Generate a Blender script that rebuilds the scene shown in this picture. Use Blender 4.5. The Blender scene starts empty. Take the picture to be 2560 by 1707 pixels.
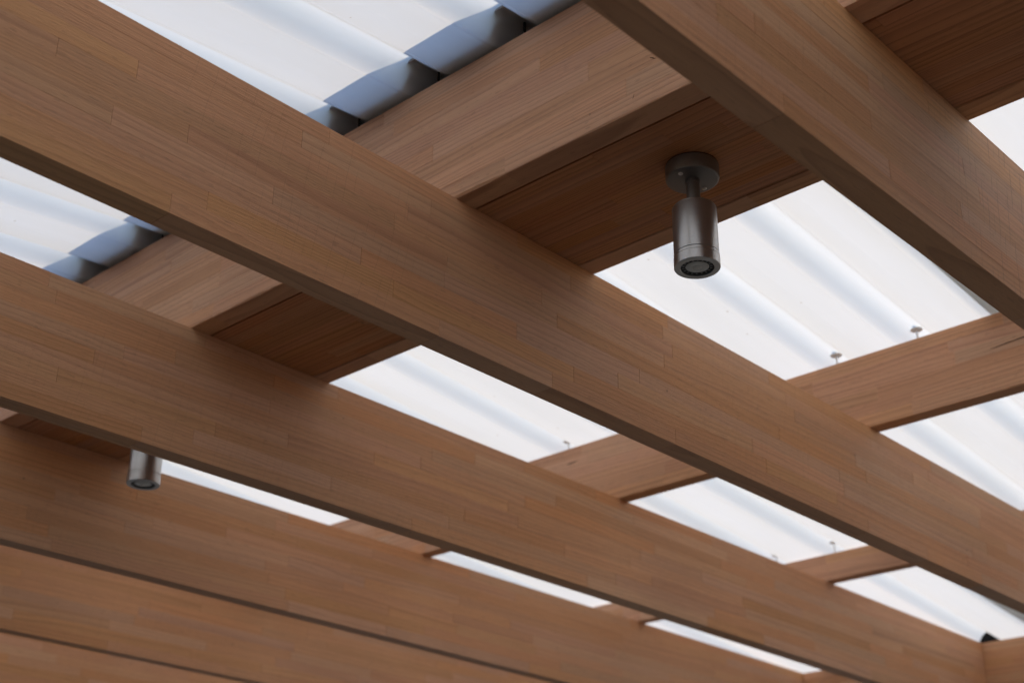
import bpy, bmesh, math, random
from mathutils import Vector, Matrix
random.seed(7)
R_ = math.radians
SC = bpy.context.scene
COL = SC.collection

# ---------------------------------------------------------------- frame of the place
U = 0.235                       # one rafter depth in metres
CAM_H = 1.55
CAMU = (2.7398, -5.4184, -3.6936)
def WP(x, y, z):                # rafter-depth units -> metres, ground at 0
    return Vector((x * U, y * U, (z - CAMU[2]) * U + CAM_H))

# ---------------------------------------------------------------- camera
cd = bpy.data.cameras.new('camera'); cam = bpy.data.objects.new('camera', cd); COL.objects.link(cam)
def rodrigues(v):
    th = v.length; k = v / th
    return Matrix.Rotation(th, 3, k)
Rc = rodrigues(Vector((1.0669, 0.4240, -0.6584)))     # rows: right, down, forward
Rc = CAM_ROWS = Rc
right, down, fwd = Rc[0], Rc[1], Rc[2]
m3 = Matrix((right, -down, -fwd)).transposed()
cam.matrix_world = Matrix.Translation(WP(*CAMU)) @ m3.to_4x4()
cd.sensor_width = 36.0; cd.lens = 50.32; cd.clip_start = 0.05; cd.clip_end = 2000
cd.dof.use_dof = True; cd.dof.focus_distance = 8.4 * U; cd.dof.aperture_fstop = 5.0
SC.camera = cam

# ---------------------------------------------------------------- sky, sun, exposure
SUN = Vector((0.15, 1.22, 1.0)).normalized()
wd = bpy.data.worlds.new('World'); SC.world = wd; wd.use_nodes = True
nt = wd.node_tree; nt.nodes.clear()
sky = nt.nodes.new('ShaderNodeTexSky'); sky.sky_type = 'NISHITA'; sky.sun_disc = False; sky.dust_density = 0.3; sky.ozone_density = 2.2
sky.sun_elevation = math.asin(SUN.z); sky.sun_rotation = math.atan2(SUN.x, SUN.y)
bg = nt.nodes.new('ShaderNodeBackground'); bg.inputs[1].default_value = 0.15
wo = nt.nodes.new('ShaderNodeOutputWorld')
nt.links.new(sky.outputs[0], bg.inputs[0]); nt.links.new(bg.outputs[0], wo.inputs[0])
ld = bpy.data.lights.new('sun', 'SUN'); ld.energy = 2.7; ld.angle = R_(0.55); ld.color = (1.0, 0.86, 0.66)
lo = bpy.data.objects.new('sun', ld); COL.objects.link(lo)
lo.rotation_euler = (-SUN).to_track_quat('-Z', 'Y').to_euler()
SC.view_settings.view_transform = 'Standard'; SC.view_settings.look = 'None'
SC.view_settings.gamma = 1.0; SC.view_settings.use_curve_mapping = False
SC.view_settings.exposure = 1.92
SC.render.engine = 'CYCLES'
SC.cycles.use_adaptive_sampling = True; SC.cycles.adaptive_threshold = 0.02; SC.cycles.use_denoising = True
SC.cycles.max_bounces = 6; SC.cycles.diffuse_bounces = 3; SC.cycles.transmission_bounces = 4; SC.cycles.glossy_bounces = 2

# ---------------------------------------------------------------- helpers
def tag(o, label=None, cat=None, group=None, kind=None):
    if label: o['label'] = label
    if cat: o['category'] = cat
    if group: o['group'] = group
    if kind: o['kind'] = kind
    return o
def empty(name, loc, rz=0.0):
    o = bpy.data.objects.new(name, None); COL.objects.link(o)
    o.location = loc; o.rotation_euler = (0, 0, rz); o.empty_display_size = 0.05
    return o
def mobj(name, me, mat=None, parent=None, loc=None):
    o = bpy.data.objects.new(name, me); COL.objects.link(o)
    if mat and not me.materials: me.materials.append(mat)
    if parent: o.parent = parent
    if loc is not None: o.location = loc
    return o
def mesh(verts, faces, smooth=False):
    me = bpy.data.meshes.new('shape'); me.from_pydata([tuple(v) for v in verts], [], faces); me.update()
    if smooth:
        for p in me.polygons: p.use_smooth = True
    return me

class NT:
    def __init__(s, name):
        s.m = bpy.data.materials.new(name); s.m.use_nodes = True
        s.t = s.m.node_tree; s.t.nodes.clear(); s.out = s.t.nodes.new('ShaderNodeOutputMaterial')
    def n(s, typ, **kw):
        nd = s.t.nodes.new(typ)
        for k, v in kw.items(): setattr(nd, k, v)
        return nd
    def link(s, a, b): s.t.links.new(a, b)
    def put(s, sock, v):
        if isinstance(v, bpy.types.NodeSocket): s.link(v, sock)
        else: sock.default_value = v
    def math(s, op, a, b=0.0, c=0.0, clamp=False):
        nd = s.n('ShaderNodeMath', operation=op, use_clamp=clamp)
        s.put(nd.inputs[0], a); s.put(nd.inputs[1], b); s.put(nd.inputs[2], c)
        return nd.outputs[0]
    def vmath(s, op, a, b=(0, 0, 0)):
        nd = s.n('ShaderNodeVectorMath', operation=op); s.put(nd.inputs[0], a); s.put(nd.inputs[1], b)
        return nd.outputs[0]
    def comb(s, x, y, z):
        nd = s.n('ShaderNodeCombineXYZ')
        for i, v in enumerate((x, y, z)): s.put(nd.inputs[i], v)
        return nd.outputs[0]
    def sep(s, v):
        nd = s.n('ShaderNodeSeparateXYZ'); s.link(v, nd.inputs[0]); return nd.outputs
    def noise(s, vec, scale=1.0, detail=2.0, rough=0.5):
        nd = s.n('ShaderNodeTexNoise'); s.put(nd.inputs['Vector'], vec)
        nd.inputs['Scale'].default_value = scale; nd.inputs['Detail'].default_value = detail; nd.inputs['Roughness'].default_value = rough
        return nd.outputs[0]
    def mix(s, f, a, b, blend='MIX'):
        nd = s.n('ShaderNodeMix', data_type='RGBA', blend_type=blend)
        s.put(nd.inputs[0], f); s.put(nd.inputs[6], a); s.put(nd.inputs[7], b)
        return nd.outputs[2]
    def ramp(s, v, a, b, lo=0.0, hi=1.0):
        nd = s.n('ShaderNodeMapRange', interpolation_type='SMOOTHSTEP')
        s.put(nd.inputs[0], v); s.put(nd.inputs[1], a); s.put(nd.inputs[2], b); s.put(nd.inputs[3], lo); s.put(nd.inputs[4], hi)
        return nd.outputs[0]

# ---------------------------------------------------------------- materials
def wood(name, light, dark, flat=False, scratch=0.0, ringw=0.0085, late_w=0.9):
    """laminated softwood: growth rings cut lengthwise, every stave from another tree"""
    N = NT(name)
    tc = N.n('ShaderNodeTexCoord'); oi = N.n('ShaderNodeObjectInfo'); geo = N.n('ShaderNodeNewGeometry')
    rnd = oi.outputs['Random']
    co = tc.outputs['Object']; x, y, z = N.sep(co)
    def rr(k): return N.math('FRACT', N.math('MULTIPLY', rnd, k))
    r1, r2, r3, r4, r5 = rr(13.37), rr(57.11), rr(131.7), rr(311.3), rr(719.9)
    off = N.comb(N.math('MULTIPLY', r1, 50.0), N.math('MULTIPLY', r2, 50.0), N.math('MULTIPLY', r3, 50.0))
    # slow wander of the grain
    wv = N.vmath('ADD', N.vmath('MULTIPLY', co, (3.2, 16, 16)), off)
    wander = N.math('SUBTRACT', N.noise(wv, 1.0, 1.0, 0.55), 0.5)
    slope = N.math('MULTIPLY', N.math('SUBTRACT', r4, 0.5), 0.07)
    tilt = N.math('MULTIPLY', x, slope)
    sgn = N.math('SIGN', N.math('SUBTRACT', r5, 0.5))
    far = N.math('MULTIPLY', sgn, N.math('MULTIPLY_ADD', r1, 0.09, 0.035))
    near = N.math('MULTIPLY', N.math('SUBTRACT', r3, 0.5), 0.06)
    ay, az = (far, near) if flat else (near, far)
    yy = N.math('ADD', N.math('ADD', y, ay), N.math('MULTIPLY', wander, 0.010))
    zz = N.math('ADD', N.math('ADD', N.math('ADD', z, az), tilt), N.math('MULTIPLY', wander, 0.016))
    rad = N.math('SQRT', N.math('ADD', N.math('MULTIPLY', yy, yy), N.math('MULTIPLY', zz, zz)))
    # ring widths differ from tree to tree and from year to year
    yr = N.noise(N.comb(N.math('MULTIPLY', rad, 60.0), r2, N.math('MULTIPLY', rnd, 90.0)), 1.0, 0.0)
    rw = N.math('MULTIPLY', N.math('MULTIPLY_ADD', r4, 0.9, 0.55), ringw)
    ph = N.math('ADD', N.math('DIVIDE', rad, rw), N.math('MULTIPLY', yr, 2.2))
    saw = N.math('FRACT', ph)
    late = N.math('MULTIPLY', N.math('POWER', saw, 2.6), N.ramp(saw, 0.93, 1.0, 1.0, 0.0))
    late = N.math('MULTIPLY', late, N.math('MULTIPLY_ADD', N.noise(N.vmath('ADD', N.vmath('MULTIPLY', co, (5, 60, 60)), off), 1.0, 0.0), 1.1, 0.35))
    # fibres and pores
    fib = N.noise(N.vmath('ADD', N.vmath('MULTIPLY', co, (45, 1100, 1100)), off), 1.0, 1.0, 0.65)
    fib2 = N.noise(N.vmath('ADD', N.vmath('MULTIPLY', co, (12, 240, 240)), off), 1.0, 1.0, 0.6)
    pores = N.ramp(N.noise(N.vmath('ADD', N.vmath('MULTIPLY', co, (60, 420, 420)), off), 1.0, 0.0), 0.70, 0.80)
    blot = N.noise(N.vmath('MULTIPLY', geo.outputs['Position'], (2.3, 2.3, 4.0)), 1.0, 1.0, 0.55)
    c = N.mix(N.math('MULTIPLY', late, late_w, clamp=True), (*light, 1), (*dark, 1))
    tone = N.math('ADD', N.math('MULTIPLY_ADD', r2, 0.13, 0.94), N.math('MULTIPLY', N.math('SUBTRACT', fib, 0.5), 0.24))
    tone = N.math('ADD', tone, N.math('MULTIPLY', N.math('SUBTRACT', fib2, 0.5), 0.16))
    tone = N.math('ADD', tone, N.math('MULTIPLY', N.math('SUBTRACT', blot, 0.5), 0.30))
    tone = N.math('SUBTRACT', tone, N.math('MULTIPLY', pores, 0.16))
    hs = N.n('ShaderNodeHueSaturation'); N.put(hs.inputs['Color'], c); N.put(hs.inputs['Value'], tone)
    N.put(hs.inputs['Hue'], N.math('MULTIPLY_ADD', r3, 0.007, 0.4955)); N.put(hs.inputs['Saturation'], N.math('MULTIPLY_ADD', r5, 0.16, 0.92))
    col = hs.outputs[0]
    # small dark specks and knots
    spk = N.n('ShaderNodeTexVoronoi'); N.put(spk.inputs['Vector'], N.vmath('MULTIPLY', geo.outputs['Position'], (1, 1, 1)))
    spk.inputs['Scale'].default_value = 9.0
    sd = N.math('MULTIPLY', N.ramp(spk.outputs['Distance'], 0.010, 0.028, 1.0, 0.0), 0.6)
    col = N.mix(sd, col, (0.02, 0.012, 0.008, 1))
    if scratch > 0:      # band-saw marks left across the face, in patches
        px, py, pz = N.sep(geo.outputs['Position'])
        w = N.noise(N.vmath('MULTIPLY', geo.outputs['Position'], (5, 5, 9)), 1.0, 1.0)
        u = N.math('ADD', N.math('ADD', py, N.math('MULTIPLY', pz, -0.16)), N.math('MULTIPLY', w, 0.02))
        cell = N.math('FLOOR', N.math('DIVIDE', u, 0.0155))
        fr = N.math('ABSOLUTE', N.math('SUBTRACT', N.math('FRACT', N.math('DIVIDE', u, 0.0155)), 0.5))
        line = N.ramp(fr, 0.0, 0.042, 1.0, 0.0)
        brk = N.ramp(N.noise(N.comb(N.math('MULTIPLY', cell, 3.7), N.math('MULTIPLY', pz, 16.0), px), 1.0, 1.0), 0.42, 0.60)
        patch = N.ramp(N.noise(N.vmath('MULTIPLY', geo.outputs['Position'], (3.3, 1.5, 1.9)), 1.0, 1.0), 0.46, 0.62)
        if scratch > 0.5: patch = N.math('MAXIMUM', N.math('MULTIPLY', patch, 0.25), N.ramp(py, 0.10, 0.50))
        side = N.math('SUBTRACT', 1.0, N.math('ABSOLUTE', N.sep(geo.outputs['True Normal'])[2]))
        ln = N.math('MULTIPLY', N.math('MULTIPLY', line, brk), N.math('MULTIPLY', N.math('MULTIPLY', patch, side), scratch))
        col = N.mix(ln, col, (0.05, 0.028, 0.016, 1))
    b = N.n('ShaderNodeBump'); b.inputs['Strength'].default_value = 0.55; b.inputs['Distance'].default_value = 0.0009
    N.link(fib, b.inputs['Height'])
    bs = N.n('ShaderNodeBsdfPrincipled'); N.link(col, bs.inputs['Base Color']); N.link(b.outputs[0], bs.inputs['Normal'])
    bs.inputs['Roughness'].default_value = 0.62; bs.inputs['Specular IOR Level'].default_value = 0.3
    N.link(bs.outputs[0], N.out.inputs[0])
    return N.m

M = {}
M['rafter'] = wood('rafter_wood', (0.625, 0.333, 0.174), (0.362, 0.165, 0.080), scratch=0.2, late_w=0.52)
M['scored'] = wood('scored_rafter_wood', (0.610, 0.322, 0.167), (0.345, 0.156, 0.075), scratch=0.95, late_w=0.52)
M['purlin'] = wood('purlin_wood', (0.632, 0.358, 0.208), (0.390, 0.193, 0.108), ringw=0.0105, late_w=0.75)
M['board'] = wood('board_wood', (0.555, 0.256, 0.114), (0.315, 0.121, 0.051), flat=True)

def sheet_mat():
    N = NT('translucent_sheet'); geo = N.n('ShaderNodeNewGeometry'); P = geo.outputs['Position']
    v = N.n('ShaderNodeTexVoronoi'); N.put(v.inputs['Vector'], P); v.voronoi_dimensions = '2D'; v.inputs['Scale'].default_value = 6.5
    rs = N.sep(v.outputs['Color'])[0]
    d = N.math('MULTIPLY', N.ramp(N.math('DIVIDE', v.outputs['Distance'], N.math('MULTIPLY_ADD', rs, 0.016, 0.002)), 0.45, 1.0, 1.0, 0.0), N.ramp(rs, 0.35, 0.9, 0.0, 0.8))
    film = N.noise(N.vmath('MULTIPLY', P, (9, 1.2, 1)), 1.0, 3.0)
    c = N.mix(N.ramp(film, 0.3, 0.8), (0.665, 0.655, 0.622, 1), (0.625, 0.610, 0.566, 1))
    c = N.mix(d, c, (0.36, 0.27, 0.16, 1))
    tr = N.n('ShaderNodeBsdfTranslucent'); N.link(c, tr.inputs[0])
    df = N.n('ShaderNodeBsdfDiffuse'); N.link(N.mix(0.15, c, (0.7, 0.7, 0.7, 1)), df.inputs[0])
    m1 = N.n('ShaderNodeMixShader'); m1.inputs[0].default_value = 0.60; N.link(tr.outputs[0], m1.inputs[1]); N.link(df.outputs[0], m1.inputs[2])
    gl = N.n('ShaderNodeBsdfGlossy'); gl.inputs['Roughness'].default_value = 0.22
    fz = N.n('ShaderNodeLayerWeight'); fz.inputs[0].default_value = 0.5
    m3 = N.n('ShaderNodeMixShader'); N.link(N.math('MULTIPLY_ADD', N.math('POWER', fz.outputs['Facing'], 5.0), 0.25, 0.02), m3.inputs[0]); N.link(m1.outputs[0], m3.inputs[1]); N.link(gl.outputs[0], m3.inputs[2])
    N.link(m3.outputs[0], N.out.inputs[0]); return N.m
M['sheet'] = sheet_mat()

def plain(name, col, rough=0.5, metal=0.0, spec=0.5, var=0.0, bump=0.0, scale=60.0):
    N = NT(name); tc = N.n('ShaderNodeTexCoord')
    bs = N.n('ShaderNodeBsdfPrincipled')
    bs.inputs['Metallic'].default_value = metal; bs.inputs['Specular IOR Level'].default_value = spec
    nz = N.noise(tc.outputs['Object'], scale, 4.0, 0.6)
    N.link(N.mix(N.ramp(nz, 0.25, 0.75), tuple(c * (1 - var) for c in col) + (1,), tuple(min(1, c * (1 + var)) for c in col) + (1,)), bs.inputs['Base Color'])
    N.put(bs.inputs['Roughness'], N.math('MULTIPLY_ADD', nz, 0.12, rough - 0.06))
    if bump:
        b = N.n('ShaderNodeBump'); b.inputs['Strength'].default_value = bump; b.inputs['Distance'].default_value = 0.0006
        N.link(nz, b.inputs['Height']); N.link(b.outputs[0], bs.inputs['Normal'])
    N.link(bs.outputs[0], N.out.inputs[0]); return N.m
M['bronze'] = plain('bronze_grey_paint', (0.215, 0.205, 0.195), 0.42, 0.6, 0.5, 0.06, 0.05, 420.0)
M['bronze_body'] = plain('bronze_grey_satin', (0.44, 0.425, 0.41), 0.30, 0.85, 0.5, 0.05, 0.04, 420.0)
M['gasket'] = plain('black_rubber', (0.012, 0.011, 0.010), 0.7, 0, 0.3)
M['steel'] = plain('zinc_steel', (0.68, 0.68, 0.67), 0.45, 0.15, 0.5, 0.15)
M['led_black'] = plain('black_plastic', (0.016, 0.016, 0.017), 0.45, 0, 0.4)
M['led_grey'] = plain('grey_reflector', (0.80, 0.79, 0.75), 0.35, 0.1, 0.5, 0.1)
M['tooth'] = plain('dark_grey_plastic', (0.26, 0.26, 0.25), 0.4, 0, 0.4)
M['crack'] = plain('dark_split', (0.035, 0.02, 0.012), 0.9, 0, 0.1)
M['cap'] = plain('dark_ridge_metal', (0.34, 0.32, 0.31), 0.5, 0.1, 0.4, 0.2)
M['foam'] = plain('black_foam', (0.012, 0.012, 0.013), 0.9, 0, 0.2)
M['ground'] = plain('grey_paving', (0.030, 0.027, 0.022), 0.85, 0, 0.2, 0.15, 0.4, 3.0)
M['dim_floor'] = plain('low_bounce_floor', (0.016, 0.012, 0.007), 0.8, 0, 0.2, 0.3, 0.4, 3.0)
def glass():
    N = NT('lens_glass'); bs = N.n('ShaderNodeBsdfPrincipled'); bs.inputs['Base Color'].default_value = (0.85, 0.84, 0.80, 1)
    bs.inputs['Roughness'].default_value = 0.12; bs.inputs['Transmission Weight'].default_value = 0.35; bs.inputs['IOR'].default_value = 1.45
    N.link(bs.outputs[0], N.out.inputs[0]); return N.m
M['glass'] = glass()

# ---------------------------------------------------------------- ground
g = mobj('ground', mesh([(-600, -600, 0), (600, -600, 0), (600, 600, 0), (-600, 600, 0)], [(0, 1, 2, 3)]), M['ground'])
tag(g, 'grey paving around the wooden roof', 'ground', kind='structure')
g = mobj('floor', mesh([(-7, -4.5, 0.004), (3.5, -4.5, 0.004), (3.5, 6, 0.004), (-7, 6, 0.004)], [(0, 1, 2, 3)]), M['dim_floor'])  # added and kept dark so little light bounces onto the beam undersides
tag(g, 'unseen dark floor added below the wooden roof to limit bounced light', 'floor', kind='structure')

# ---------------------------------------------------------------- laminated beams
STAVES = {}
def stave_mesh(L, t, h, mat, rough_edge=False, v=0):
    key = (round(L, 3), round(t, 4), round(h, 4), mat.name, rough_edge, v)
    if key in STAVES: return STAVES[key]
    e = 0.0005; a = L / 2; ty = t / 2; hz = h / 2
    if not rough_edge:
        vs = []
        for xx, s in ((-a, e), (-a + e, 0), (a - e, 0), (a, e)):
            for yy, zz in ((-1, -1), (1, -1), (1, 1), (-1, 1)):
                vs.append((xx, yy * (ty - s), zz * (hz - s)))
        fs = [(3, 2, 1, 0), (12, 13, 14, 15)]
        for k in range(3):
            for j in range(4):
                p = 4 * k + j; q = 4 * k + (j + 1) % 4
                fs.append((p, q, q + 4, p + 4))
    else:               # lowest stave of a sawn purlin: its lower arris is splintered and wavers
        rg = random.Random(int(L * 1e4) + v); n = 14; vs = []
        w = 0.0
        for k in range(n + 1):
            xx = -a + L * k / n
            w = 0.6 * w + rg.uniform(-0.0012, 0.0012)
            d = 0.0015 + w if 0 < k < n else 0.0012
            vs += [(xx, -ty, -hz + d + 0.0004), (xx, -ty + abs(d) * 0.8, -hz), (xx, ty, -hz), (xx, ty, hz), (xx, -ty, hz)]
        fs = [(4, 3, 2, 1, 0), tuple(5 * n + j for j in range(5))]
        for k in range(n):
            for j in range(5):
                p = 5 * k + j; q = 5 * k + (j + 1) % 5
                fs.append((p, q, q + 5, p + 5))
    me = mesh(vs, fs); me.materials.append(mat); STAVES[key] = me
    return me
LENS = (0.24, 0.31, 0.38, 0.45, 0.53, 0.62)
def beam(name, a, b, cross, z0, height, thick, rows, mat, along, seed, label, cat, group, flat=False, rough=False, pieces='stave'):
    """along 'x': runs in world X from a to b at Y=cross; along 'y': runs in world Y. metres."""
    rg = random.Random(seed)
    if along == 'x': root = empty(name, (a, cross, z0), 0.0)
    else: root = empty(name, (cross, a, z0), math.pi / 2)
    tag(root, label, cat, group)
    Ltot = b - a; st = (thick if flat else height) / rows
    for r in range(rows):
        x = -rg.uniform(0, 0.4)
        while x < Ltot - 1e-6:
            L = rg.choice(LENS); s, e = max(0, x), min(Ltot, x + L); x += L
            if Ltot - e < 0.06: e = Ltot; x = Ltot
            if e - s < 0.05: continue
            jy = rg.uniform(-0.00016, 0.00016)
            if flat:
                me = stave_mesh(e - s, st, height, mat); loc = ((s + e) / 2, -thick / 2 + st * (r + 0.5), height / 2 + jy)
            else:
                me = stave_mesh(e - s, thick, st, mat, rough and r == 0, rg.randrange(3) if rough and r == 0 else 0)
                loc = ((s + e) / 2, jy, st * (r + 0.5))
            o = mobj(pieces, me, None, root, loc)
            if not flat and not (rough and r == 0) and rg.random() < 0.5: o.rotation_euler = (0, 0, math.pi)
    return root

SP = 2.7822; TH = 0.171
ZB = WP(0, 0, 0).z; ZT = WP(0, 0, 1).z
Y_EAVE, Y_W = 12.845, -7.2
raf_labels = {
 -1: 'rafter nearest the viewer, beyond the thick rafter at upper right',
 0: 'nearest rafter crossing the upper right corner, scored with saw marks',
 1: 'long brown rafter crossing the middle from upper left to lower right',
 2: 'second long rafter below the middle one, running to the lower right corner',
 3: 'third rafter at lower left, behind the half hidden spotlight',
 4: 'fourth rafter near the lower left corner, below the narrow roof gaps',
 5: 'lowest visible rafter in the lower left corner',
 6: 'farthest rafter, mostly hidden behind the lowest visible one'}
for i in range(-1, 7):
    xc = (-SP * i - TH / 2) * U
    beam('rafter', WP(0, Y_W, 0).y, WP(0, Y_EAVE, 0).y, xc, ZB, U, TH * U, 9, M['scored' if i in (0, -1) else 'rafter'], 'y', 100 + i, raf_labels[i], 'rafter', 'parallel laminated rafters')

XA, XB = -17.3 * U, 3.4 * U
def ztop(y):                    # underside of the roof sheets over y
    return 1.68 - (y - 5.0914) * 0.0877 if y > 0.68 else 2.0 + 0.09 * y
PUR = {}
def purlin(y0, y1, ztop_u, rows, seed, label):
    PUR[seed] = r = beam('purlin', XA, XB, (y0 + y1) / 2 * U, ZT, (ztop_u - 1) * U, (y1 - y0) * U, rows, M['purlin'], 'x', seed, label, 'purlin', 'purlins lying across the rafters', rough=True)
    return r
purlin(0.0, 0.1738, 1.981, 8, 301, 'tall ridge purlin whose pale broad face meets the shaded ends of the sheets')
purlin(1.2002, 1.357, 1.981, 8, 302, 'ridge purlin showing only a narrow dark underside behind the spotlight board')
purlin(5.0914, 5.2436, 1.6817, 6, 303, 'middle purlin with two roof screws standing on it, right of the spotlight')
purlin(8.9405, 9.0864, 1.3166, 3, 304, 'shallow purlin nearest the eave, at lower right')
purlin(-3.75, -3.60, 1.655, 6, 305, 'purlin above the viewer on the near roof slope')
beam('soffit_board', XA, XB, (0.1738 + 1.2002) / 2 * U + 0.0012, ZT + 0.0010, 0.024, (1.2002 - 0.1738) * U - 0.0076, 9, M['board'], 'x', 320,
     'dark wide board between the two ridge purlins that carries the spotlights', 'board', None, flat=True, pieces='strip')
beam('eave_beam', XA, XB, (Y_EAVE + 0.10) * U, ZB, U, 0.19 * U, 9, M['rafter'], 'x', 330,
     'beam closing the rafter ends at the lower right corner', 'beam', None)

# splits and nicks in the purlin faces
def crack(parent, x0, z0, x1, z1, y, w, seed):
    rg = random.Random(seed); n = 9; top = []; bot = []
    for k in range(n + 1):
        t = k / n; ww = w * math.sin(math.pi * min(0.97, 0.08 + t * 0.9)) * rg.uniform(0.7, 1.2)
        x = x0 + (x1 - x0) * t; z = z0 + (z1 - z0) * t + rg.uniform(-0.15, 0.15) * w / U
        top.append(WP(x, y, z) + Vector((0, -0.0002, ww / 2))); bot.append(WP(x, y, z) + Vector((0, -0.0002, -ww / 2)))
    fr = top + bot; bk = [v + Vector((0, 0.003, 0)) for v in fr]; m = n + 1
    vs = [v - parent.location for v in fr + bk]; fs = []
    for k in range(n):
        fs += [(k, m + k, m + k + 1, k + 1), (k, k + 1, 2 * m + k + 1, 2 * m + k), (m + k, 3 * m + k, 3 * m + k + 1, m + k + 1)]
    mobj('crack', mesh(vs, fs), M['crack'], parent)
crack(PUR[303], -1.62, 1.383, -1.18, 1.412, 5.0914, 0.0022, 1)
crack(PUR[303], -6.227, 1.517, -6.086, 1.524, 5.0914, 0.0026, 2)
crack(PUR[301], -1.233, 1.305, -1.191, 1.277, 0.0, 0.0016, 3)
crack(PUR[301], -1.365, 1.083, -1.352, 1.108, 0.0, 0.0014, 4)

# ---------------------------------------------------------------- corrugated sheets
PITCH = 0.797; C0 = -2.1235; CRH = 0.145
def raw(u):
    u %= PITCH
    if u < 0.487: return 0.0
    if u < 0.585: return (u - 0.487) / 0.098 * CRH
    if u < 0.712: return CRH
    return (PITCH - u) / (PITCH - 0.712) * CRH
def prof(x):
    u = (x - C0) % PITCH
    w = 0.038 if u < 0.53 else (0.045 if u < 0.69 else 0.012)
    n = 9; z = sum(raw(u - w + 2 * w * k / (n - 1)) for k in range(n)) / n
    for c, a, s in ((0.440, 0.0045, 0.014), (0.20, 0.003, 0.03)):   # small stiffening beads
        z += a * math.exp(-((u - c) / s) ** 2)
    return z
S0 = C0 + 0.518                 # where a rising web starts: the free edge of each sheet
SHW = 4 * PITCH
def roof_sheet(x0, y0, y1, label):
    x1 = x0 + SHW + 0.36; n = int((x1 - x0) / 0.0085); vs = []; fs = []
    for k in range(n + 1):
        x = x0 + (x1 - x0) * k / n
        lift = 0.007 * max(0.0, min(1.0, (x - (x1 - 0.40)) / 0.06))
        z = prof(x) + lift + 0.003
        for y in (y0, y1): vs.append(WP(x, y, ztop(y) + z))
    for k in range(n): fs.append((2 * k, 2 * k + 2, 2 * k + 3, 2 * k + 1))
    b = (WP(x0, (y0 + y1) / 2, ztop((y0 + y1) / 2)))
    o = mobj('roof_sheet', mesh([v - b for v in vs], fs, True), M['sheet'], None, b)
    return o
near_lab = ['far left sheet of the near slope', 'near slope sheet second from the far left', 'near slope sheet third from the far left',
            'near slope sheet between the lower left rafters', 'white corrugated sheet at upper left between the second and middle rafters',
            'white corrugated sheet at upper left with a blue shadow beside the ridge', 'near slope sheet above the upper right rafter']
for j, k in enumerate(range(-5, 2)):
    x0 = S0 + SHW * k
    pos = {-5: 'sixth bay', -4: 'fifth bay', -3: 'fourth bay', -2: 'lower left bays', -1: 'left part, between the two long rafters', 0: 'bay above the middle rafter', 1: 'bay at the upper right'}[k]
    tag(roof_sheet(x0, 0.60, -7.6, ''), 'white corrugated sheet left of the ridge, ' + pos, 'roof sheet', 'sheets left of the ridge')
    tag(roof_sheet(x0, 0.76, 13.4, ''), 'white corrugated sheet right of the ridge, ' + pos, 'roof sheet', 'sheets right of the ridge')

# ridge cap: folded metal over the ridge, resting on the crests
def ridge_cap():
    pts = []
    zc = CRH + 0.02
    yl, yr = -0.15, 1.51
    pts = [(yl, ztop(yl) + zc - 0.03), (yl, ztop(yl) + zc), (0.68, ztop(0.68) + zc + 0.02), (yr, ztop(yr) + zc), (yr, ztop(yr) + zc - 0.03)]
    th = 0.006; vs = []; fs = []
    for x in (-17.4, 3.5):
        for y, z in pts: vs.append(WP(x, y, z))
        for y, z in pts: vs.append(WP(x, 0.68 + (y - 0.68) * (1 + th), z + th))
    for k in range(4):
        fs.append((k, k + 1, k + 11, k + 10)); fs.append((k + 5, k + 15, k + 16, k + 6))
    fs += [(0, 10, 15, 5), (4, 9, 19, 14), (0, 5, 6, 7, 8, 9, 4, 3, 2, 1), (10, 11, 12, 13, 14, 19, 18, 17, 16, 15)]
    b = WP(-7, 0.68, ztop(0.68))
    o = mobj('ridge_cap', mesh([v - b for v in vs], fs), M['cap'], None, b)
    tag(o, 'dark metal ridge cap above the sheets, seen as the shade beside the tall purlin', 'ridge cap')
ridge_cap()

# unseen strips added under the cap, cut to the corrugation, to block skylight
def light_baffle(y):
    vs = []; fs = []; n = 2400; th = 0.02
    for k in range(n + 1):
        x = -17.4 + 20.9 * k / n
        zt = ztop(y) + CRH + 0.019; zb = min(zt - 0.004, ztop(y) + prof(x) + 0.03)
        vs += [WP(x, y, zt), WP(x, y, zb), WP(x, y + th, zb), WP(x, y + th, zt)]
    for k in range(n):
        p = 4 * k
        for j in range(4): fs.append((p + j, p + (j + 1) % 4, p + 4 + (j + 1) % 4, p + 4 + j))
    fs += [(3, 2, 1, 0), tuple(4 * n + j for j in range(4))]
    return mesh(vs, fs)
RC = bpy.data.objects['ridge_cap']
for y in (-0.11, 1.45):
    o = mobj('light_baffle', light_baffle(y), M['cap'], RC); o.matrix_parent_inverse = Matrix.Translation(-RC.location)

# black foam closers under the crests at the eave
def foam(k):
    c = C0 + PITCH * k + 0.642; vs = []; n = 14
    y0, y1 = Y_EAVE + 0.02, Y_EAVE + 0.18
    xs = [c - 0.13 + 0.26 * j / n for j in range(n + 1)]
    for y in (y0, y1):
        for x in xs: vs.append(WP(x, y, max(ztop(y) + prof(x) - 0.004, 1.004)))
        for x in xs: vs.append(WP(x, y, 1.002))
    m = n + 1; fs = []
    for j in range(n):
        fs.append((j, j + 1, m + j + 1, m + j)); fs.append((2 * m + j, 3 * m + j, 3 * m + j + 1, 2 * m + j + 1))
        fs.append((j, 2 * m + j, 2 * m + j + 1, j + 1)); fs.append((m + j, m + j + 1, 3 * m + j + 1, 3 * m + j))
    b = WP(c, Y_EAVE + 0.1, 1.0)
    o = mobj('foam_closer', mesh([v - b for v in vs], fs), M['foam'], None, b)
    return o
for k, lb in ((-5, 'black foam wedge under a sheet crest at the eave, lower right corner'),
              (-8, 'black foam wedge under a sheet crest at the end of the thin lower gap')):
    tag(foam(k), lb, 'closer', 'foam closers at the eave')

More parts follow.
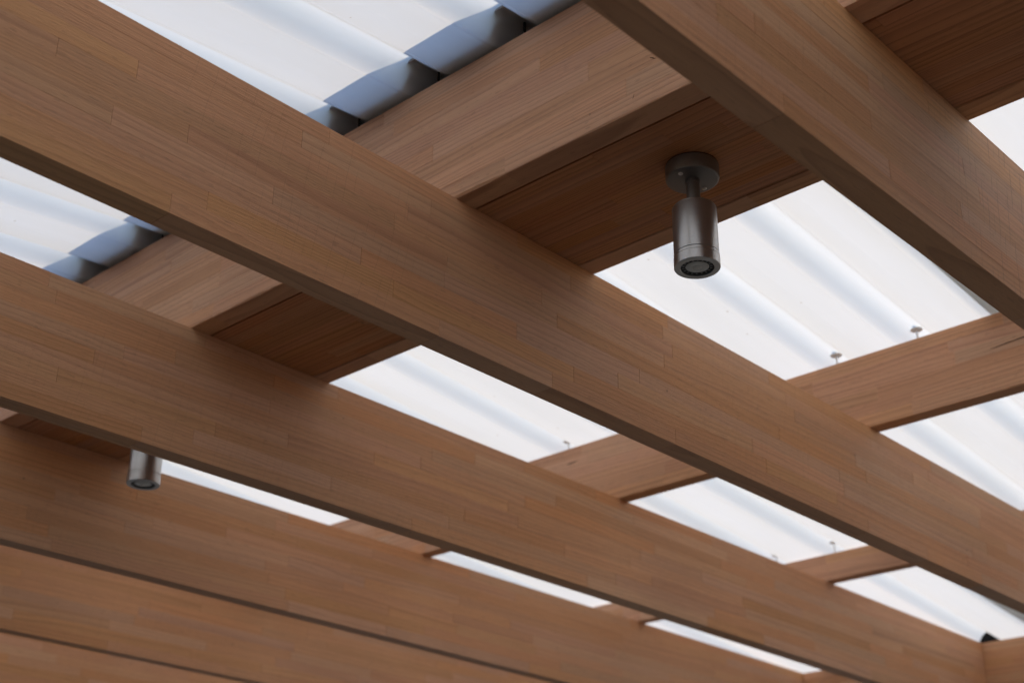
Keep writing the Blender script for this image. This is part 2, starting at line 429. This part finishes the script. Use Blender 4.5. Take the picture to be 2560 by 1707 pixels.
# ---------------------------------------------------------------- turned shapes
def lathe(prof_, n=48, smooth=True):
    vs = []; fs = []
    for r, z in prof_:
        for k in range(n):
            a = 2 * math.pi * k / n; vs.append((r * math.cos(a), r * math.sin(a), z))
    for j in range(len(prof_) - 1):
        for k in range(n):
            p = j * n + k; q = j * n + (k + 1) % n
            fs.append((p, q, q + n, p + n))
    if prof_[0][0] > 1e-6: fs.append(tuple(range(n - 1, -1, -1)))
    if prof_[-1][0] > 1e-6: fs.append(tuple((len(prof_) - 1) * n + k for k in range(n)))
    me = mesh(vs, fs)
    if smooth:
        bm = bmesh.new(); bm.from_mesh(me)
        bmesh.ops.remove_doubles(bm, verts=bm.verts, dist=1e-7)
        bmesh.ops.recalc_face_normals(bm, faces=bm.faces)
        for f in bm.faces: f.smooth = True
        for e in bm.edges:
            if len(e.link_faces) == 2 and e.calc_face_angle(0) > R_(32): e.smooth = False
        bm.to_mesh(me); bm.free()
    return me

# ---------------------------------------------------------------- roof screws
def screw_parts():
    shaft = lathe([(0.0021, -0.03), (0.0021, 0.036)], 10)
    washer = lathe([(0.0, 0.0285), (0.0125, 0.0292), (0.0128, 0.0306), (0.0118, 0.0318), (0.0, 0.0318)], 18)
    head = lathe([(0.0045, 0.0365), (0.0045, 0.041), (0.0, 0.041)], 6)
    for m_ in (shaft, washer, head): m_.materials.append(M['steel'])
    return shaft, washer, head
SHAFT, WASHER, HEAD = screw_parts()
SHADE_DARK = [m_.copy() for m_ in (SHAFT, WASHER, HEAD)]
for m_ in SHADE_DARK: m_.materials.clear(); m_.materials.append(M['gasket'])  # same screws coloured black to stand for the shade under the cap
def screw(x, y, label, dark=False, tilt=0.0):
    r = empty('roof_screw', WP(x, y, ztop(y)), random.uniform(0, 1)); r.rotation_euler = (tilt, 0.05 * random.uniform(-1, 1), r.rotation_euler[2])
    tag(r, label, 'screw', 'roof screws on the purlins')
    a, b, c = SHADE_DARK if dark else (SHAFT, WASHER, HEAD)
    mobj('shaft', a, None, r); mobj('head', c, None, r)
    if not dark: mobj('washer', b, None, r)
cx = lambda k: C0 + PITCH * k + 0.642
ym = lambda a, b: (a + b) / 2
P3, P4, P1 = ym(5.0914, 5.2436), ym(8.9405, 9.0864), 0.09
screw(cx(-1), P3, 'right one of the two washered screws on the middle purlin, right of the spotlight')
screw(cx(-2), P3, 'left one of the two washered screws on the middle purlin, right of the spotlight')
screw(cx(-6), P3, 'thin bent looking screw on the middle purlin, between the two long rafters')
screw(cx(-5), P4, 'thin screw on the shallow purlin at lower right')
screw(cx(-6), P4, 'screw washer just showing above the second rafter at lower right')
screw(cx(-1), P1, 'screw coloured dark for shade in the shaded gap on the ridge purlin, nearest the top of the picture', True)
screw(cx(-2), P1, 'screw coloured dark for shade in the second shaded gap on the ridge purlin', True)
screw(cx(-3), P1, 'screw coloured dark for shade in the shaded gap where the ridge purlin meets the middle rafter', True)
screw(cx(-5), P1, 'screw coloured dark for shade in the small shaded gap at far left, upper one', True)
screw(cx(-6), P1, 'screw coloured dark for shade in the small shaded gap at far left, lower one', True)

# ---------------------------------------------------------------- spotlights
mm = 0.001
def spot_meshes():
    D = {}
    z = lambda v: v * mm
    D['gasket'] = lathe([(z(37.0), z(0)), (z(37.0), z(-2.2)), (0, z(-2.2))])
    D['canopy'] = lathe([(0, z(-2.2)), (z(38), z(-2.2)), (z(38), z(-21)), (z(37.4), z(-23)), (z(36), z(-24.2)), (z(34), z(-24.6)), (0, z(-24.6))], 64)
    D['collar'] = lathe([(z(10.6), z(-24.4)), (z(10.6), z(-30)), (z(10.1), z(-30.6)), (0, z(-30.6))], 32)
    D['stem'] = lathe([(z(9.7), z(-30.4)), (z(9.7), z(-70)), (0, z(-70))], 32)
    D['body'] = lathe([(0, z(-68)), (z(29.2), z(-68)), (z(29.8), z(-68.5)), (z(29.8), z(-70)), (z(31), z(-70.8)), (z(31.2), z(-72)), (z(31.2), z(-141.2)), (z(30), z(-141.2)), (0, z(-141.2))], 64)
    D['bezel'] = lathe([(z(30), z(-141.2)), (z(30), z(-142.6)), (z(31.5), z(-142.6)), (z(31.5), z(-146.4)), (z(31.0), z(-146.7)), (z(31.0), z(-147.2)), (z(31.9), z(-147.6)), (z(31.9), z(-161)), (z(31.2), z(-162.0)), (z(23.6), z(-162.0)), (z(23.0), z(-161.4)), (z(23.0), z(-156)), (0, z(-156))], 64)
    D['led'] = lathe([(z(22.6), z(-156.2)), (z(22.6), z(-158.2)), (z(16.2), z(-158.2)), (z(15.5), z(-156.8)), (0, z(-156.8))], 48)
    # teeth of the heat sink ring
    bm = bmesh.new()
    for k in range(18):
        a = 2 * math.pi * k / 18
        r = bmesh.ops.create_cube(bm, size=1.0)
        bmesh.ops.scale(bm, vec=(z(3.2), z(1.7), z(0.9)), verts=r['verts'])
        bmesh.ops.translate(bm, vec=(z(19.4), 0, z(-158.7)), verts=r['verts'])
        bmesh.ops.rotate(bm, cent=(0, 0, 0), matrix=Matrix.Rotation(a, 3, 'Z'), verts=r['verts'])
    me = bpy.data.meshes.new('teeth'); bm.to_mesh(me); bm.free(); D['teeth'] = me
    D['reflector'] = lathe([(z(16.0), z(-158.6)), (z(11), z(-157.4)), (z(7.0), z(-157.2)), (0, z(-157.2))], 40)
    D['lens'] = lathe([(z(15.6), z(-158.9)), (z(12), z(-159.7)), (z(8), z(-160.0)), (z(7.2), z(-159.6)), (z(5.6), z(-160.3)), (z(3), z(-160.9)), (0, z(-161.0))], 40)
    D['chip'] = lathe([(z(3.2), z(-157.0)), (z(3.2), z(-158.0)), (0, z(-158.0))], 20)
    D['screw'] = lathe([(z(3.4), z(-24.2)), (z(3.4), z(-25.4)), (z(2.6), z(-26.3)), (z(1.1), z(-26.5)), (z(1.0), z(-25.6)), (0, z(-25.6))], 20)
    for k in ('led', 'teeth', 'reflector', 'lens', 'chip'):
        for v in D[k].vertices: v.co.z -= 1.2 * mm
    mt = dict(gasket='gasket', canopy='bronze', collar='bronze', stem='bronze', body='bronze_body', bezel='bronze_body', led='led_black', teeth='tooth', reflector='led_grey', lens='glass', chip='led_grey', screw='steel')
    for k, me in D.items(): me.materials.append(M[mt[k]])
    return D
SPOT = spot_meshes()
def spotlight(x, y, rz, label):
    r = empty('ceiling_spotlight', WP(x, y, 1) + Vector((0, 0, 0.0010)), rz)
    r.scale = (1, 1, 1.02)
    tag(r, label, 'spotlight', 'spotlights on the ridge board')
    ca = mobj('canopy', SPOT['canopy'], None, r); mobj('gasket', SPOT['gasket'], None, ca)
    for s in (-1, 1): mobj('screw', SPOT['screw'], None, ca, (s * 27 * mm, 0, 0))
    st = mobj('stem', SPOT['stem'], None, r); mobj('collar', SPOT['collar'], None, st)
    mobj('body', SPOT['body'], None, r); mobj('bezel', SPOT['bezel'], None, r)
    le = mobj('led_module', SPOT['led'], None, r)
    mobj('heat_sink_teeth', SPOT['teeth'], None, le); mobj('reflector', SPOT['reflector'], None, le); mobj('lens', SPOT['lens'], None, le); mobj('chip', SPOT['chip'], None, le)
    return r
spotlight(-1.462, 0.694, R_(88), 'bronze grey cylinder spotlight hanging in full view from the wide board')
spotlight(-7.05, 0.687, R_(88), 'small cylinder spotlight half hidden behind the second rafter at lower left')
